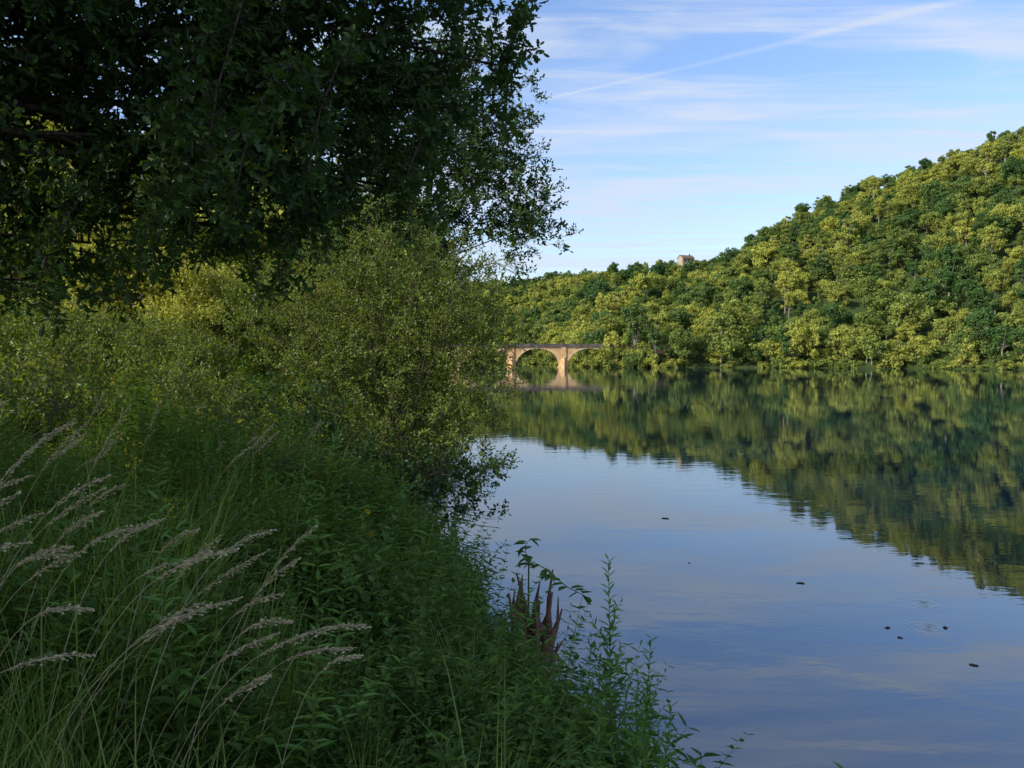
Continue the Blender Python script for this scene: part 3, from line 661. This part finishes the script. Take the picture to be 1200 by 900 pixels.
tc=N.new('ShaderNodeTexCoord'); sx=N.new('ShaderNodeSeparateXYZ'); L.new(tc.outputs['Generated'],sx.inputs[0])
zc=math_('MAXIMUM',sx.outputs[2],.02); px=math_('DIVIDE',sx.outputs[0],zc); py=math_('DIVIDE',sx.outputs[1],zc)
def cirrus(sxv,syv,rot,lo,hi,amp,det=7,dist=.6,off=0):
    cb=N.new('ShaderNodeCombineXYZ'); L.new(px,cb.inputs[0]); L.new(py,cb.inputs[1])
    mp=N.new('ShaderNodeMapping'); mp.inputs['Location'].default_value=(off,off,0); mp.inputs['Rotation'].default_value=(0,0,rot); mp.inputs['Scale'].default_value=(sxv,syv,1); L.new(cb.outputs[0],mp.inputs[0])
    n=N.new('ShaderNodeTexNoise'); n.inputs['Scale'].default_value=1; n.inputs['Detail'].default_value=det; n.inputs['Distortion'].default_value=dist; n.inputs['Roughness'].default_value=.58; L.new(mp.outputs[0],n.inputs['Vector'])
    r=N.new('ShaderNodeMapRange'); r.interpolation_type='SMOOTHSTEP'; L.new(n.outputs[0],r.inputs[0]); r.inputs[1].default_value=lo; r.inputs[2].default_value=hi; r.inputs[4].default_value=amp
    return r.outputs[0],n.outputs[0]
c1,nn1=cirrus(.22,.8,.45,.42,.66,.5)
c2,nn2=cirrus(.9,2.6,.3,.46,.70,.45)
c3,nn3=cirrus(.5,4.2,.62,.45,.70,.42,9,.9,3.3)
tot=math_('ADD',math_('ADD',c1,c2),c3)
def contrail(a,b,w0,w1,amp,soft,endf):
    ax,ay=a;bx,by=b; l=math.hypot(bx-ax,by-ay); ux,uy=(bx-ax)/l,(by-ay)/l
    rx=math_('SUBTRACT',px,ax); ry=math_('SUBTRACT',py,ay)
    dd=math_('ADD',math_('MULTIPLY',rx,-uy),math_('MULTIPLY',ry,ux))
    dd=math_('ADD',dd,math_('MULTIPLY',math_('SUBTRACT',nn2,.5),soft))
    al=math_('ADD',math_('MULTIPLY',rx,ux),math_('MULTIPLY',ry,uy))
    wv=N.new('ShaderNodeMapRange'); L.new(al,wv.inputs[0]); wv.inputs[1].default_value=0; wv.inputs[2].default_value=l; wv.inputs[3].default_value=w0; wv.inputs[4].default_value=w1
    d=math_('DIVIDE',math_('ABSOLUTE',dd),wv.outputs[0])
    r=N.new('ShaderNodeMapRange'); r.interpolation_type='SMOOTHSTEP'; L.new(d,r.inputs[0]); r.inputs[1].default_value=0; r.inputs[2].default_value=1; r.inputs[3].default_value=amp; r.inputs[4].default_value=0
    e=N.new('ShaderNodeMapRange'); e.interpolation_type='SMOOTHSTEP'; L.new(al,e.inputs[0]); e.inputs[1].default_value=-.3*l; e.inputs[2].default_value=.2*l
    e2=N.new('ShaderNodeMapRange'); e2.interpolation_type='SMOOTHSTEP'; L.new(al,e2.inputs[0]); e2.inputs[1].default_value=endf*.6*l; e2.inputs[2].default_value=endf*l; e2.inputs[3].default_value=1; e2.inputs[4].default_value=0
    br=N.new('ShaderNodeMapRange'); L.new(nn2,br.inputs[0]); br.inputs[1].default_value=.3; br.inputs[2].default_value=.65; br.inputs[3].default_value=.4; br.inputs[4].default_value=1
    return math_('MULTIPLY',math_('MULTIPLY',r.outputs[0],e.outputs[0]),math_('MULTIPLY',e2.outputs[0],br.outputs[0]))
tot=math_('ADD',tot,contrail((.035,3.125),(1.325,2.169),.02,.05,.42,.08,1.5))
tot=math_('ADD',tot,contrail((.368,5.52),(1.35,4.5),.05,.05,.4,.12,1.1))
hz=N.new('ShaderNodeMapRange'); hz.interpolation_type='SMOOTHSTEP'; L.new(sx.outputs[2],hz.inputs[0]); hz.inputs[1].default_value=.0; hz.inputs[2].default_value=.3; hz.inputs[3].default_value=.3; hz.inputs[4].default_value=.03
tot=math_('ADD',tot,hz.outputs[0])
cl=N.new('ShaderNodeClamp'); L.new(tot,cl.inputs[0]); cl.inputs[2].default_value=.8
mx=N.new('ShaderNodeMix'); mx.data_type='RGBA'; L.new(cl.outputs[0],mx.inputs[0]); L.new(tm.outputs[2],mx.inputs[6]); mx.inputs[7].default_value=(4.7,5.2,6.1,1)
L.new(mx.outputs[2],bg.inputs[0]); L.new(bg.outputs[0],out.inputs[0])
# ------------------------------------------------------------ camera
cam=bpy.data.cameras.new('camera'); cam.lens=27; cam.sensor_width=36; cam.clip_start=.05; cam.clip_end=6000
co=link(bpy.data.objects.new('camera',cam)); co.location=(0,0,4); co.rotation_euler=(math.radians(90-2.2),0,0)
scene.camera=co
